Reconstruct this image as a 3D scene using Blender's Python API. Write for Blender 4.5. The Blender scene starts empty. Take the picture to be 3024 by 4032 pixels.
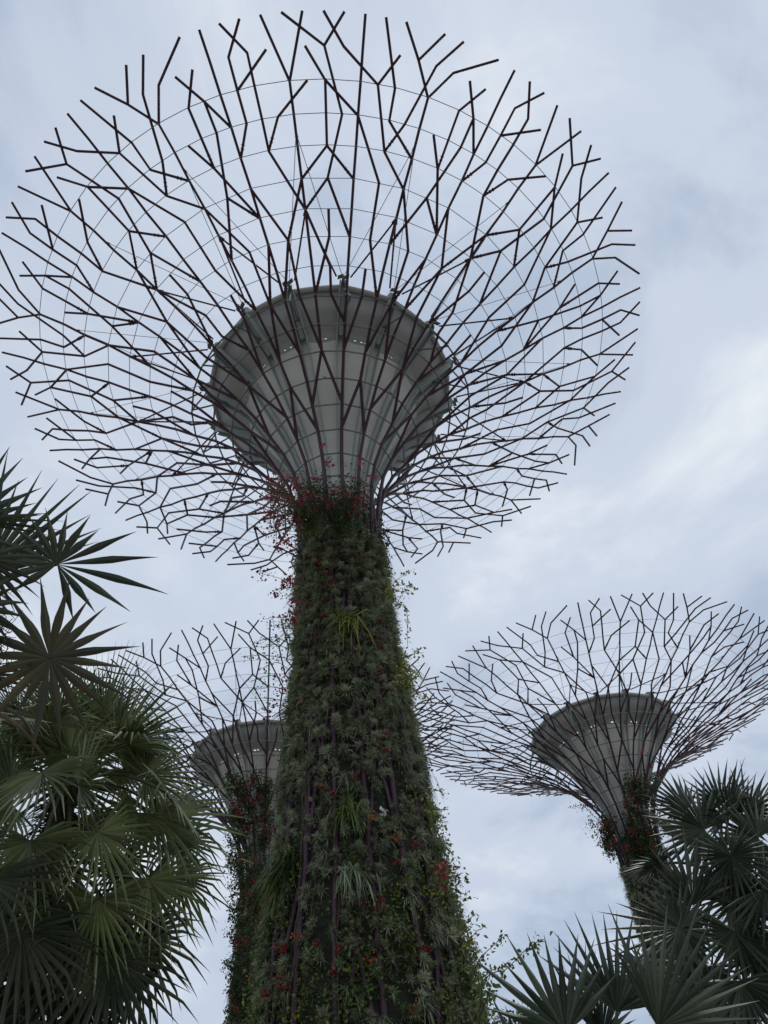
import bpy, math, random
import numpy as np
from mathutils import Matrix, Vector

R = math.radians
SC = bpy.context.scene
COL = SC.collection
random.seed(7)
RNG = np.random.default_rng(7)

# ------------------------------------------------------------------ camera
PITCH, ROLL, FPX = 0.79232549, -0.11926709, 2991.7
EYE = np.array([0.0, 0.0, 1.6])
_fw = np.array([0, math.cos(PITCH), math.sin(PITCH)])
_up = np.array([0, -math.sin(PITCH), math.cos(PITCH)])
_rt = np.array([1.0, 0, 0])
RV = math.cos(ROLL) * _rt + math.sin(ROLL) * _up
UV = -math.sin(ROLL) * _rt + math.cos(ROLL) * _up
FV = _fw
cam_d = bpy.data.cameras.new('camera')
cam = bpy.data.objects.new('camera', cam_d)
COL.objects.link(cam)
cam_d.sensor_fit = 'VERTICAL'
cam_d.sensor_height = 24.0
cam_d.lens = 24.0 * FPX / 4032.0
cam_d.clip_start = 0.1
cam_d.clip_end = 4000
M = Matrix(((RV[0], UV[0], -FV[0], EYE[0]), (RV[1], UV[1], -FV[1], EYE[1]),
            (RV[2], UV[2], -FV[2], EYE[2]), (0, 0, 0, 1)))
cam.matrix_world = M
SC.camera = cam


def at(px, py, dist):
    """a point seen at photo position (px,py), dist metres from the eye"""
    d = FV + RV * (px - 1512) / FPX - UV * (py - 2016) / FPX
    d = d / np.linalg.norm(d)
    return EYE + d * dist


# ------------------------------------------------------------------ world and sun
SUN_EL, SUN_AZ = R(62), R(20)          # high sun behind the overcast, ahead of the camera
w = bpy.data.worlds.new('World')
SC.world = w
w.use_nodes = True
nt = w.node_tree
for n in list(nt.nodes):
    nt.nodes.remove(n)


def N(t, kind, **kw):
    n = t.nodes.new(kind)
    for k, v in kw.items():
        setattr(n, k, v)
    return n


def sky_nodes():
    L = nt.links.new
    out = N(nt, 'ShaderNodeOutputWorld')
    bg_sky = N(nt, 'ShaderNodeBackground')
    bg_cl = N(nt, 'ShaderNodeBackground')
    sky = N(nt, 'ShaderNodeTexSky')
    sky.sky_type = 'NISHITA'
    sky.sun_disc = False
    sky.sun_elevation = SUN_EL
    sky.sun_rotation = SUN_AZ
    L(sky.outputs[0], bg_sky.inputs[0])
    bg_sky.inputs[1].default_value = 0.10
    tc = N(nt, 'ShaderNodeTexCoord')
    sep = N(nt, 'ShaderNodeSeparateXYZ')
    L(tc.outputs['Generated'], sep.inputs[0])
    mz = N(nt, 'ShaderNodeMath', operation='MAXIMUM')
    L(sep.outputs[2], mz.inputs[0]); mz.inputs[1].default_value = 0.0
    ad = N(nt, 'ShaderNodeMath', operation='ADD')
    L(mz.outputs[0], ad.inputs[0]); ad.inputs[1].default_value = 0.22
    dx = N(nt, 'ShaderNodeMath', operation='DIVIDE')
    dy = N(nt, 'ShaderNodeMath', operation='DIVIDE')
    L(sep.outputs[0], dx.inputs[0]); L(ad.outputs[0], dx.inputs[1])
    L(sep.outputs[1], dy.inputs[0]); L(ad.outputs[0], dy.inputs[1])
    cmb = N(nt, 'ShaderNodeCombineXYZ')
    L(dx.outputs[0], cmb.inputs[0]); L(dy.outputs[0], cmb.inputs[1])
    cmb.inputs[2].default_value = 3.7
    n1 = N(nt, 'ShaderNodeTexNoise')
    n1.inputs['Scale'].default_value = 2.2
    n1.inputs['Detail'].default_value = 7.0
    n1.inputs['Roughness'].default_value = 0.57
    n1.inputs['Distortion'].default_value = 0.35
    L(cmb.outputs[0], n1.inputs['Vector'])
    cr = N(nt, 'ShaderNodeValToRGB')
    cr.color_ramp.interpolation = 'EASE'
    e = cr.color_ramp.elements
    e[0].position = 0.33; e[0].color = (0.42, 0.51, 0.65, 1)
    e[1].position = 0.70; e[1].color = (0.82, 0.87, 0.92, 1)
    m = e.new(0.50); m.color = (0.595, 0.67, 0.795, 1)
    L(n1.outputs['Fac'], cr.inputs[0])
    L(cr.outputs[0], bg_cl.inputs[0])
    bg_cl.inputs[1].default_value = 1.0
    n2 = N(nt, 'ShaderNodeTexNoise')
    n2.inputs['Scale'].default_value = 0.8
    n2.inputs['Detail'].default_value = 3.0
    mp = N(nt, 'ShaderNodeVectorMath', operation='ADD')
    L(cmb.outputs[0], mp.inputs[0]); mp.inputs[1].default_value = (4.1, 2.3, 0)
    L(mp.outputs[0], n2.inputs['Vector'])
    cover = N(nt, 'ShaderNodeMapRange')
    cover.inputs[1].default_value = 0.3; cover.inputs[2].default_value = 0.6
    cover.inputs[3].default_value = 0.80; cover.inputs[4].default_value = 0.98
    L(n2.outputs['Fac'], cover.inputs[0])
    mix = N(nt, 'ShaderNodeMixShader')
    L(cover.outputs[0], mix.inputs[0])
    L(bg_sky.outputs[0], mix.inputs[1]); L(bg_cl.outputs[0], mix.inputs[2])
    L(mix.outputs[0], out.inputs[0])


sky_nodes()
sun_d = bpy.data.lights.new('sun', 'SUN')
sun_d.energy = 1.4
sun_d.angle = R(30)
sun_d.color = (1.0, 0.96, 0.9)
sun = bpy.data.objects.new('sun', sun_d)
COL.objects.link(sun)
sd = Vector((math.sin(SUN_AZ) * math.cos(SUN_EL), math.cos(SUN_AZ) * math.cos(SUN_EL), math.sin(SUN_EL)))
sun.rotation_euler = sd.to_track_quat('Z', 'Y').to_euler()
SC.view_settings.view_transform = 'Standard'
SC.view_settings.look = 'None'
SC.view_settings.exposure = 0.0
SC.view_settings.gamma = 1.0
SC.render.engine = 'CYCLES'
SC.cycles.max_bounces = 8
SC.cycles.transparent_max_bounces = 8


# ------------------------------------------------------------------ materials
def mat(name, c1, c2=None, scale=6.0, rough=0.6, transl=0.0, spec=0.3, obj_var=0.0, bump=0.0, c3=None, metallic=0.0, detail=4):
    m = bpy.data.materials.new(name)
    m.use_nodes = True
    t = m.node_tree
    b = t.nodes['Principled BSDF']
    out = t.nodes['Material Output']
    b.inputs['Roughness'].default_value = rough
    b.inputs['Specular IOR Level'].default_value = spec
    b.inputs['Metallic'].default_value = metallic
    tc = N(t, 'ShaderNodeTexCoord')
    nz = N(t, 'ShaderNodeTexNoise')
    nz.inputs['Scale'].default_value = scale
    nz.inputs['Detail'].default_value = detail
    t.links.new(tc.outputs['Object'], nz.inputs['Vector'])
    cr = N(t, 'ShaderNodeValToRGB')
    e = cr.color_ramp.elements
    e[0].position = 0.35; e[0].color = (*c1, 1)
    e[1].position = 0.65; e[1].color = (*(c2 or c1), 1)
    if c3:
        x = e.new(0.8); x.color = (*c3, 1)
    t.links.new(nz.outputs['Fac'], cr.inputs[0])
    col = cr.outputs[0]
    if obj_var:
        at_ = N(t, 'ShaderNodeAttribute'); at_.attribute_name = 'tint'
        mr = N(t, 'ShaderNodeMapRange')
        mr.inputs[3].default_value = 1 - obj_var; mr.inputs[4].default_value = 1 + obj_var
        t.links.new(at_.outputs['Fac'], mr.inputs[0])
        mu = N(t, 'ShaderNodeVectorMath', operation='SCALE')
        t.links.new(col, mu.inputs[0]); t.links.new(mr.outputs[0], mu.inputs['Scale'])
        col = mu.outputs[0]
    t.links.new(col, b.inputs['Base Color'])
    if bump:
        bp = N(t, 'ShaderNodeBump'); bp.inputs['Strength'].default_value = bump
        t.links.new(nz.outputs['Fac'], bp.inputs['Height'])
        t.links.new(bp.outputs[0], b.inputs['Normal'])
    if transl:
        tr = N(t, 'ShaderNodeBsdfTranslucent')
        t.links.new(col, tr.inputs['Color'])
        mx = N(t, 'ShaderNodeMixShader'); mx.inputs[0].default_value = transl
        t.links.new(b.outputs[0], mx.inputs[1]); t.links.new(tr.outputs[0], mx.inputs[2])
        t.links.new(mx.outputs[0], out.inputs[0])
    return m


MT = {
    'steel': mat('plum_painted_steel', (0.046, 0.017, 0.032), (0.066, 0.026, 0.043), 1.2, 0.45, spec=0.35),
    'rail': mat('galvanised_rail', (0.17, 0.19, 0.19), (0.24, 0.26, 0.255), 2.0, 0.5),
    'cable': mat('steel_cable', (0.16, 0.18, 0.22), (0.2, 0.22, 0.26), 3, 0.5),
    'funnel': mat('painted_funnel', (0.62, 0.60, 0.565), (0.71, 0.685, 0.645), 0.7, 0.55, bump=0.02, detail=7),
    'skirt': mat('shaded_skirt', (0.39, 0.39, 0.375), (0.445, 0.44, 0.42), 0.35, 0.5),  # darker than the funnel: shade of the flatter underside put into the colour
    'fin': mat('shaded_fin', (0.36, 0.40, 0.40), (0.42, 0.455, 0.45), 0.8, 0.45),  # grey below the funnel tone, the fins' shadow painted into it
    'concrete': mat('concrete', (0.22, 0.23, 0.21), (0.30, 0.30, 0.28), 1.5, 0.8, bump=0.1),
    'backing': mat('dark_planting_panel', (0.018, 0.022, 0.014), (0.04, 0.04, 0.028), 3, 0.9),
    'silver': mat('silver_air_plant', (0.22, 0.25, 0.15), (0.40, 0.425, 0.30), 2.5, 0.6, 0.12, obj_var=0.6),
    'rosette': mat('rosette_leaf', (0.15, 0.18, 0.10), (0.26, 0.29, 0.185), 3, 0.5, 0.12, obj_var=0.4),
    'green': mat('climber_leaf', (0.075, 0.12, 0.025), (0.15, 0.19, 0.045), 2.2, 0.45, 0.25, obj_var=0.45),
    'lime': mat('yellow_green_leaf', (0.16, 0.20, 0.035), (0.26, 0.26, 0.05), 2.2, 0.45, 0.3, obj_var=0.35),
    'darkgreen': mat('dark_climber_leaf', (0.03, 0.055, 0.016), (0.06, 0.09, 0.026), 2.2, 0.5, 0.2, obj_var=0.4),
    'moss': mat('hanging_moss', (0.10, 0.115, 0.07), (0.16, 0.165, 0.11), 4, 0.8, 0.1, obj_var=0.3),
    'red': mat('crimson_bract', (0.23, 0.018, 0.045), (0.35, 0.04, 0.068), 5, 0.5, 0.3, obj_var=0.35),
    'orange': mat('orange_bract', (0.45, 0.10, 0.05), (0.5, 0.16, 0.06), 5, 0.5, 0.3, obj_var=0.3),
    'white': mat('white_petal', (0.75, 0.75, 0.68), (0.8, 0.8, 0.75), 5, 0.5, 0.2),
    'stem': mat('brown_stem', (0.07, 0.05, 0.035), (0.12, 0.09, 0.06), 6, 0.8),
    'palm': mat('palm_leaf', (0.080, 0.11, 0.036), (0.185, 0.215, 0.09), 1.6, 0.30, 0.15, spec=0.65, obj_var=0.5),
    'bluepalm': mat('blue_green_palm_leaf', (0.034, 0.048, 0.030), (0.080, 0.096, 0.064), 1.6, 0.34, 0.10, spec=0.45, obj_var=0.55),
    'broadpalm_and_shade': mat('broad_and_shaded_palm_leaf', (0.036, 0.052, 0.028), (0.068, 0.076, 0.044), 2.0, 0.45, 0.16, spec=0.35, obj_var=0.3),  # broad palm's own leaf; also the shade colour of the big palm's inner fronds
    'oldpalm': mat('yellowing_palm_leaf', (0.05, 0.055, 0.036), (0.075, 0.065, 0.03), 2.6, 0.5, 0.18, obj_var=0.3, c3=(0.21, 0.12, 0.015)),
    'petiole': mat('palm_petiole', (0.05, 0.06, 0.025), (0.09, 0.09, 0.04), 5, 0.6),
    'bark': mat('palm_bark', (0.05, 0.042, 0.03), (0.10, 0.085, 0.06), 8, 0.9, bump=0.4),
    'fibre': mat('brown_palm_fibre', (0.07, 0.045, 0.028), (0.13, 0.085, 0.05), 8, 0.9, obj_var=0.4),
    'ground': mat('garden_ground', (0.13, 0.125, 0.085), (0.24, 0.225, 0.19), 0.12, 0.95, bump=0.2),
    'path': mat('paved_path', (0.34, 0.325, 0.29), (0.42, 0.40, 0.36), 0.8, 0.85, bump=0.1),
}


# ------------------------------------------------------------------ mesh accumulator
class Acc:
    def __init__(s):
        s.v = []; s.f = []; s.m = []; s.t = []; s.n = 0; s.sm = []

    def add(s, verts, faces, mi=0, tint=None, smooth=True):
        verts = np.asarray(verts, float).reshape(-1, 3)
        f = np.asarray(faces, int)
        s.v.append(verts)
        s.f.append(f + s.n)
        s.m.append(np.full(len(f), mi)); s.sm.append(np.full(len(f), smooth))
        s.t.append(np.full(len(verts), 0.5) if tint is None else np.asarray(tint, float))
        s.n += len(verts)

    def tube(s, pts, rad, sides=6, mi=0, cap=True):
        pts = np.asarray(pts, float)
        k = len(pts)
        rad = np.full(k, rad) if np.isscalar(rad) else np.asarray(rad, float)
        tg = np.zeros_like(pts)
        tg[1:-1] = pts[2:] - pts[:-2]; tg[0] = pts[1] - pts[0]; tg[-1] = pts[-1] - pts[-2]
        tg /= np.maximum(np.linalg.norm(tg, axis=1), 1e-9)[:, None]
        ref = np.array([0, 0, 1.0]) if abs(tg[0][2]) < 0.9 else np.array([1.0, 0, 0])
        u = np.cross(tg[0], ref); u /= np.linalg.norm(u)
        vs = []
        a = np.arange(sides) * 2 * np.pi / sides
        for i in range(k):
            u = u - tg[i] * np.dot(u, tg[i]); u /= np.linalg.norm(u)
            b = np.cross(tg[i], u)
            vs.append(pts[i] + rad[i] * (np.cos(a)[:, None] * u + np.sin(a)[:, None] * b))
        vs = np.concatenate(vs)
        i0 = (np.arange(k - 1) * sides)[:, None]; j = np.arange(sides)[None]; j2 = (j + 1) % sides
        q = np.stack([i0 + j, i0 + j2, i0 + sides + j2, i0 + sides + j], -1).reshape(-1, 4)
        s.add(vs, q, mi)
        if cap:
            for base, c, fl in ((0, pts[0], 1), ((k - 1) * sides, pts[-1], 0)):
                ring = vs[base:base + sides]
                vv = np.concatenate([ring, c[None]])
                jj = np.arange(sides)
                tri = np.stack([jj, (jj + 1) % sides, np.full(sides, sides)], -1)
                s.add(vv, tri[:, ::-1] if fl else tri, mi, smooth=False)

    def lathe(s, prof, sides, mi=0, a0=0.0, smooth=True):
        prof = np.asarray(prof, float)
        k = len(prof)
        a = a0 + np.arange(sides) * 2 * np.pi / sides
        v = np.stack([prof[:, 0][:, None] * np.cos(a), prof[:, 0][:, None] * np.sin(a),
                      np.repeat(prof[:, 1][:, None], sides, 1)], -1).reshape(-1, 3)
        i0 = (np.arange(k - 1) * sides)[:, None]; j = np.arange(sides)[None]; j2 = (j + 1) % sides
        s.add(v, np.stack([i0 + j, i0 + j2, i0 + sides + j2, i0 + sides + j], -1).reshape(-1, 4), mi, smooth=smooth)

    def box(s, c, X, Y, Z, mi=0):
        """box from centre and three half-axis vectors"""
        c = np.asarray(c); v = []
        for sx in (-1, 1):
            for sy in (-1, 1):
                for sz in (-1, 1):
                    v.append(c + sx * np.asarray(X) + sy * np.asarray(Y) + sz * np.asarray(Z))
        s.add(v, [(0, 1, 3, 2), (4, 6, 7, 5), (0, 4, 5, 1), (2, 3, 7, 6), (0, 2, 6, 4), (1, 5, 7, 3)], mi, smooth=False)

    def blades(s, base, d, L, W, sag, mi=0, tint=None, wmid=0.9):
        """many narrow leaves at once, each a bent tapering strip"""
        n = len(base)
        d = d / np.linalg.norm(d, axis=1)[:, None]
        L = np.broadcast_to(L, n)[:, None]; W = np.broadcast_to(W, n)[:, None]; sag = np.broadcast_to(sag, n)[:, None]
        dn = np.array([0, 0, -1.0])
        sd_ = np.cross(d, RNG.normal(size=(n, 3)) * 0.6 + np.array([0, 0, 1.0]))
        sd_ /= np.maximum(np.linalg.norm(sd_, axis=1), 1e-6)[:, None]
        p1 = base + d * L * 0.5 + dn * sag * L * 0.18
        p2 = base + d * L * 0.95 + dn * sag * L * 0.75
        v = np.stack([base - sd_ * W * 0.4, base + sd_ * W * 0.4, p1 - sd_ * W * 0.5 * wmid, p1 + sd_ * W * 0.5 * wmid, p2], 1)
        i = np.arange(n)[:, None] * 5
        q = i + np.array([[0, 1, 3, 2]]); t = i + np.array([[2, 3, 4]])
        tt = np.repeat(RNG.random(n) if tint is None else np.broadcast_to(tint, n), 5)
        off = s.n
        s.add(v.reshape(-1, 3), q, mi, tt)
        s.f.append(t + off); s.m.append(np.full(n, mi)); s.sm.append(np.full(n, True))

    def leaves(s, pos, size, mi=0, up=0.3, tint=None, asp=0.62):
        """many flat pointed oval leaves (two folded halves)"""
        n = len(pos)
        a = RNG.normal(size=(n, 3)); a[:, 2] -= up; a /= np.linalg.norm(a, axis=1)[:, None]
        b = np.cross(a, RNG.normal(size=(n, 3))); b /= np.linalg.norm(b, axis=1)[:, None]
        c = np.cross(a, b)
        S = np.broadcast_to(size, n)[:, None]
        v = np.stack([pos, pos + a * S * 0.45 + b * S * asp * 0.5 + c * S * 0.1, pos + a * S, pos + a * S * 0.45 - b * S * asp * 0.5 + c * S * 0.1], 1)
        i = np.arange(n)[:, None] * 4
        tt = np.repeat(RNG.random(n) if tint is None else np.broadcast_to(tint, n), 4)
        off = s.n
        s.add(v.reshape(-1, 3), i + np.array([[0, 1, 2]]), mi, tt, smooth=False)
        s.f.append(i + off + np.array([[0, 2, 3]])); s.m.append(np.full(n, mi)); s.sm.append(np.full(n, False))

    def mesh(s, name, mats):
        me = bpy.data.meshes.new(name)
        v = np.concatenate(s.v)
        me.vertices.add(len(v)); me.vertices.foreach_set('co', v.astype(np.float32).ravel())
        lens = np.concatenate([np.full(len(f), f.shape[1]) for f in s.f])
        loops = np.concatenate([f.ravel() for f in s.f])
        me.loops.add(len(loops)); me.loops.foreach_set('vertex_index', loops.astype(np.int32))
        me.polygons.add(len(lens))
        st = np.concatenate([[0], np.cumsum(lens)[:-1]])
        me.polygons.foreach_set('loop_start', st.astype(np.int32))
        me.polygons.foreach_set('loop_total', lens.astype(np.int32))
        me.polygons.foreach_set('material_index', np.concatenate(s.m).astype(np.int32))
        me.polygons.foreach_set('use_smooth', np.concatenate(s.sm))
        at_ = me.attributes.new('tint', 'FLOAT', 'POINT')
        at_.data.foreach_set('value', np.concatenate(s.t).astype(np.float32))
        for m in (mats if isinstance(mats, (list, tuple)) else [mats]):
            me.materials.append(MT[m])
        me.update(calc_edges=True)
        me.validate()
        return me

    def build(s, name, mats, parent=None):
        o = bpy.data.objects.new(name, s.mesh(name, mats))
        COL.objects.link(o)
        o.parent = parent
        return o


def thing(name, label, cat, loc=(0, 0, 0), rz=0.0, group=None):
    o = bpy.data.objects.new(name, None)
    o.empty_display_size = 0.3
    COL.objects.link(o)
    o.location = loc; o.rotation_euler = (0, 0, rz)
    o['label'] = label; o['category'] = cat
    if group:
        o['group'] = group
    return o


def structure(name, acc, m):
    o = acc.build(name, m); o['kind'] = 'structure'; return o


def copy_tree(src, parent):
    c = src.copy(); COL.objects.link(c); c.parent = parent
    for ch in src.children:
        copy_tree(ch, c)
    return c


# ------------------------------------------------------------------ ground
g = Acc()
n_ = 24
xs = np.concatenate([-np.geomspace(1500, 8, 14), np.linspace(-5, 5, 5), np.geomspace(8, 1500, 14)])
gx, gy = np.meshgrid(xs, xs)
gz = -0.02 + 0 * gx
k_ = len(xs)
idx = np.arange(k_ * k_).reshape(k_, k_)
g.add(np.stack([gx, gy + 30, gz], -1).reshape(-1, 3),
      np.stack([idx[:-1, :-1], idx[:-1, 1:], idx[1:, 1:], idx[1:, :-1]], -1).reshape(-1, 4))
structure('ground', g, 'ground')
g = Acc()
pp = [(-14, -14), (-9, -3), (-3, 4), (4, 7), (12, 8), (22, 12)]
w_ = 2.2
vs = []
for i, (x, y) in enumerate(pp):
    a = np.array(pp[min(i + 1, len(pp) - 1)]) - np.array(pp[max(i - 1, 0)]); a = a / np.linalg.norm(a)
    nn = np.array([-a[1], a[0]])
    for sgn in (-1, 1):
        q = np.array([x, y]) + nn * w_ * sgn * 1.0
        vs.append((q[0], q[1], 0.0))
g.add(vs, [(2 * i, 2 * i + 1, 2 * i + 3, 2 * i + 2) for i in range(len(pp) - 1)])
structure('path', g, 'path')

# ------------------------------------------------------------------ supertree canopy lattice
U = 12.0
LH = np.array([30.412, 30.124, 29.747, 29.445, 29.017, 28.699, 28.256, 27.886, 27.441, 26.901, 26.403, 25.803, 25.115, 24.366, 23.601, 22.749, 21.792])
LR = np.array([13.832, 12.915, 12.0, 11.052, 10.172, 9.214, 8.326, 7.478, 6.587, 5.781, 4.892, 4.148, 3.414, 2.816, 2.236, 1.816, 1.583])
TH = np.array([0.0, 5.2, 6.5, 8.4, 9.3, 11.8, 13.6, 16.0, 19.0, 20.6, 21.79])
TR = np.array([2.92, 2.46, 2.36, 2.06, 1.98, 1.82, 1.62, 1.48, 1.42, 1.46, 1.583])


def trunk_r(h):
    return np.interp(h, TH, TR)


def LP(l, j, off=0.0):
    t = l + 2
    r = np.interp(t, np.arange(17), LR) + off; h = np.interp(t, np.arange(17), LH)
    a = R(2.8125 * j)
    return np.array([r * math.cos(a), r * math.sin(a), h])


def rad_at(l):
    return float(np.interp(l, [-2, 2, 7, 11, 14, 18], [0.047, 0.049, 0.053, 0.061, 0.070, 0.075]))


def collar(a, p, q):
    """bolted flange discs near the joint p on the member q-p"""
    d = q - p; ln = np.linalg.norm(d); d = d / ln
    for k in range(2):
        c = p + d * (0.30 + 0.13 * k)
        a.tube([c - d * 0.010, c + d * 0.010], 0.074, 6)


def member(a, pts, flange=True):
    """pts: list of (level, j) nodes, tip first; subdivided so the straight bar stays straight"""
    P3 = [LP(l, j) for l, j in pts]
    a.tube(P3, [rad_at(l) for l, j in pts], 6)
    if flange and len(P3) > 1 and pts[-1][0] > 1 and np.linalg.norm(P3[-1] - P3[-2]) > 0.75:
        collar(a, P3[-1], P3[-2])


def lin(l0, l1, j):
    return [(l, j) for l in range(l0, l1 + 1)]


RIBS = [
    [lin(-2, 14, 4)],
    [lin(-2, 14, -4)],
    [[(-2, -1), (0, 0)] + lin(1, 9, 0) + [(11, -4)], [(9, 0), (11, 4)], [(-2, 1), (0, 0)]],
    [[(-2, 6), (-1, 7), (0, 8)] + lin(1, 10, 8) + [(12, 4)], [(10, 8), (12, 12)], [(-2, 8), (-1, 7)], [(-2, 11), (-1, 9), (0, 8)]],
]
BRANCHES = [
    [[(-2, -3), (-1, -2), (0, -2), (1, -2), (2, -2), (4, 0)], [(0, 1), (1, -1), (2, -2)]],
    [[(-2, -2), (-1, -3), (0, -3), (1, -3), (2, -4)], [(-1, -1), (0, -3)]],
    [[(-1, 1), (0, 2), (2, 2), (3, 0)], [(2, 2), (3, 4)], [(4, 2), (5, 2), (7, 0)], [(4, 0), (6, 2), (7, 2), (8, 4)]],
    [[(-2, 0), (-1, 2), (1, 3), (3, 2), (4, 0)], [(-2, 3), (-1, 2)], [(3, 2), (5, 4)], [(0, 2), (1, 4)]],
    [[(1, 4), (3, 6), (5, 6), (7, 8)], [(-2, 9), (-1, 8), (1, 7), (2, 6)], [(6, 6), (7, 6), (9, 4)]],
    [[(-2, 2), (-1, 3), (0, 5), (2, 6), (3, 8), (5, 10), (7, 10), (9, 12)], [(-1, 6), (0, 5)], [(-2, 5), (0, 6), (1, 6), (2, 8)], [(7, 10), (9, 8)], [(5, 12), (7, 10)]],
    [[(-1, 10), (0, 11), (1, 12)], [(0, 11), (1, 11), (3, 10), (5, 8)], [(3, 10), (4, 12)], [(-1, 11), (0, 10), (2, 10)], [(1, 9), (2, 10), (4, 12)]],
    [[(3, -4), (5, -2), (7, -2), (9, 0)], [(3, 0), (5, -2)], [(5, -2), (7, -4)]],
]


def trunk_curve(j, h0, h1, dj=0.0, n=14):
    hs = np.linspace(h0, h1, n)
    js = np.linspace(j, j + dj, n)
    r = trunk_r(hs) - np.interp(hs, [19.0, 20.5], [0.075, 0.0])
    a = np.radians(2.8125 * js)
    return np.stack([r * np.cos(a), r * np.sin(a), hs], -1)


def build_canopy(root):
    for s in range(8):
        for rib in RIBS:
            a = Acc()
            for k, ln in enumerate(rib):
                member(a, [(l, j + 16 * s) for l, j in ln], flange=(k > 0))
            if len(rib) == 1:                                   # the ribs that run down the trunk
                j = rib[0][0][1] + 16 * s
                a.tube(trunk_curve(j, 21.79, 0.0, n=22), np.linspace(0.072, 0.085, 22), 7)
            a.build('rib', 'steel', root)
        for br in BRANCHES:
            a = Acc()
            for ln in br:
                member(a, [(l, j + 16 * s) for l, j in ln])
            a.build('branch', 'steel', root)
    # diagonal bracing wound round the trunk, one mesh per row
    rows = [(21.5, 17.6), (17.6, 13.4), (13.4, 8.8), (8.8, 4.2), (4.2, 0.1)]
    for ri, (h1, h0) in enumerate(rows):
        a = Acc()
        for m in range(16):
            j = 4 + 8 * m
            s_ = 1 if (m + ri) % 2 == 0 else -1
            a.tube(trunk_curve(j, h1, h0, 8 * s_, 8), 0.06, 6)
        a.build('diagonal_brace', 'steel', root)
    for l in range(0, 7):
        a = Acc()
        js = np.arange(0, 129, 2) if l < 3 else np.arange(0, 129, 4)
        a.tube([LP(l, j, 0.03) for j in js], 0.013, 4, cap=False)
        for j in range(0, 128, 4):                              # clamps where the cable meets the ribs
            c = LP(l, j, 0.03)
            a.box(c, (0.03, 0, 0), (0, 0.03, 0), (0, 0, 0.05))
        a.build('cable_ring', 'cable', root)
    for l in range(7, 15):
        a = Acc()
        js = np.arange(0, 129, 4) if l < 11 else np.arange(4, 133, 8)
        pts = [LP(l, j, -0.06) for j in js]
        a.tube(pts, 0.034, 6, cap=False)
        for p in pts[:-1]:
            a.tube([p, p * np.array([1.02, 1.02, 1])], 0.06, 5)
        a.build('hoop_rail', 'rail', root)


# funnel profile (radius, height)
FUN = np.array([(1.05, 20.9), (1.12, 21.6), (1.28, 22.4), (1.55, 23.3), (1.95, 24.3), (2.5, 25.35), (3.05, 26.3), (3.64, 27.43)])
SKIRT = np.array([(3.60, 27.52), (4.4, 28.12), (5.05, 28.62)])


def poly_r(r, jj, amt=0.55):
    """radius of a 16-sided softened polygon at lattice angle jj; corners at the fins j=4+8m"""
    x = ((jj - 4) / 8.0) % 1.0
    a = (x - 0.5) * R(22.5)
    flat = math.cos(R(11.25)) / math.cos(a)
    return r * (1 - amt + amt * flat)


def ring_surface(prof, amt, n=128, bulge=0.0):
    v = []
    for r, h in prof:
        for j in range(n):
            jj = j * 128.0 / n
            x = ((jj - 4) / 8.0) % 1.0
            rr = poly_r(r, jj, amt) + bulge * math.sin(math.pi * x)
            a = R(2.8125 * jj)
            v.append((rr * math.cos(a), rr * math.sin(a), h))
    k = len(prof)
    i0 = (np.arange(k - 1) * n)[:, None]; j = np.arange(n)[None]; j2 = (j + 1) % n
    return v, np.stack([i0 + j, i0 + j2, i0 + n + j2, i0 + n + j], -1).reshape(-1, 4)


def smooth_prof(p, n):
    t = np.linspace(0, len(p) - 1, n)
    i = np.clip(t.astype(int), 0, len(p) - 2); f = t - i
    P0 = p[np.maximum(i - 1, 0)]; P1 = p[i]; P2 = p[i + 1]; P3 = p[np.minimum(i + 2, len(p) - 1)]
    f = f[:, None]
    return 0.5 * ((2 * P1) + (-P0 + P2) * f + (2 * P0 - 5 * P1 + 4 * P2 - P3) * f ** 2 + (-P0 + 3 * P1 - 3 * P2 + P3) * f ** 3)


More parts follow.
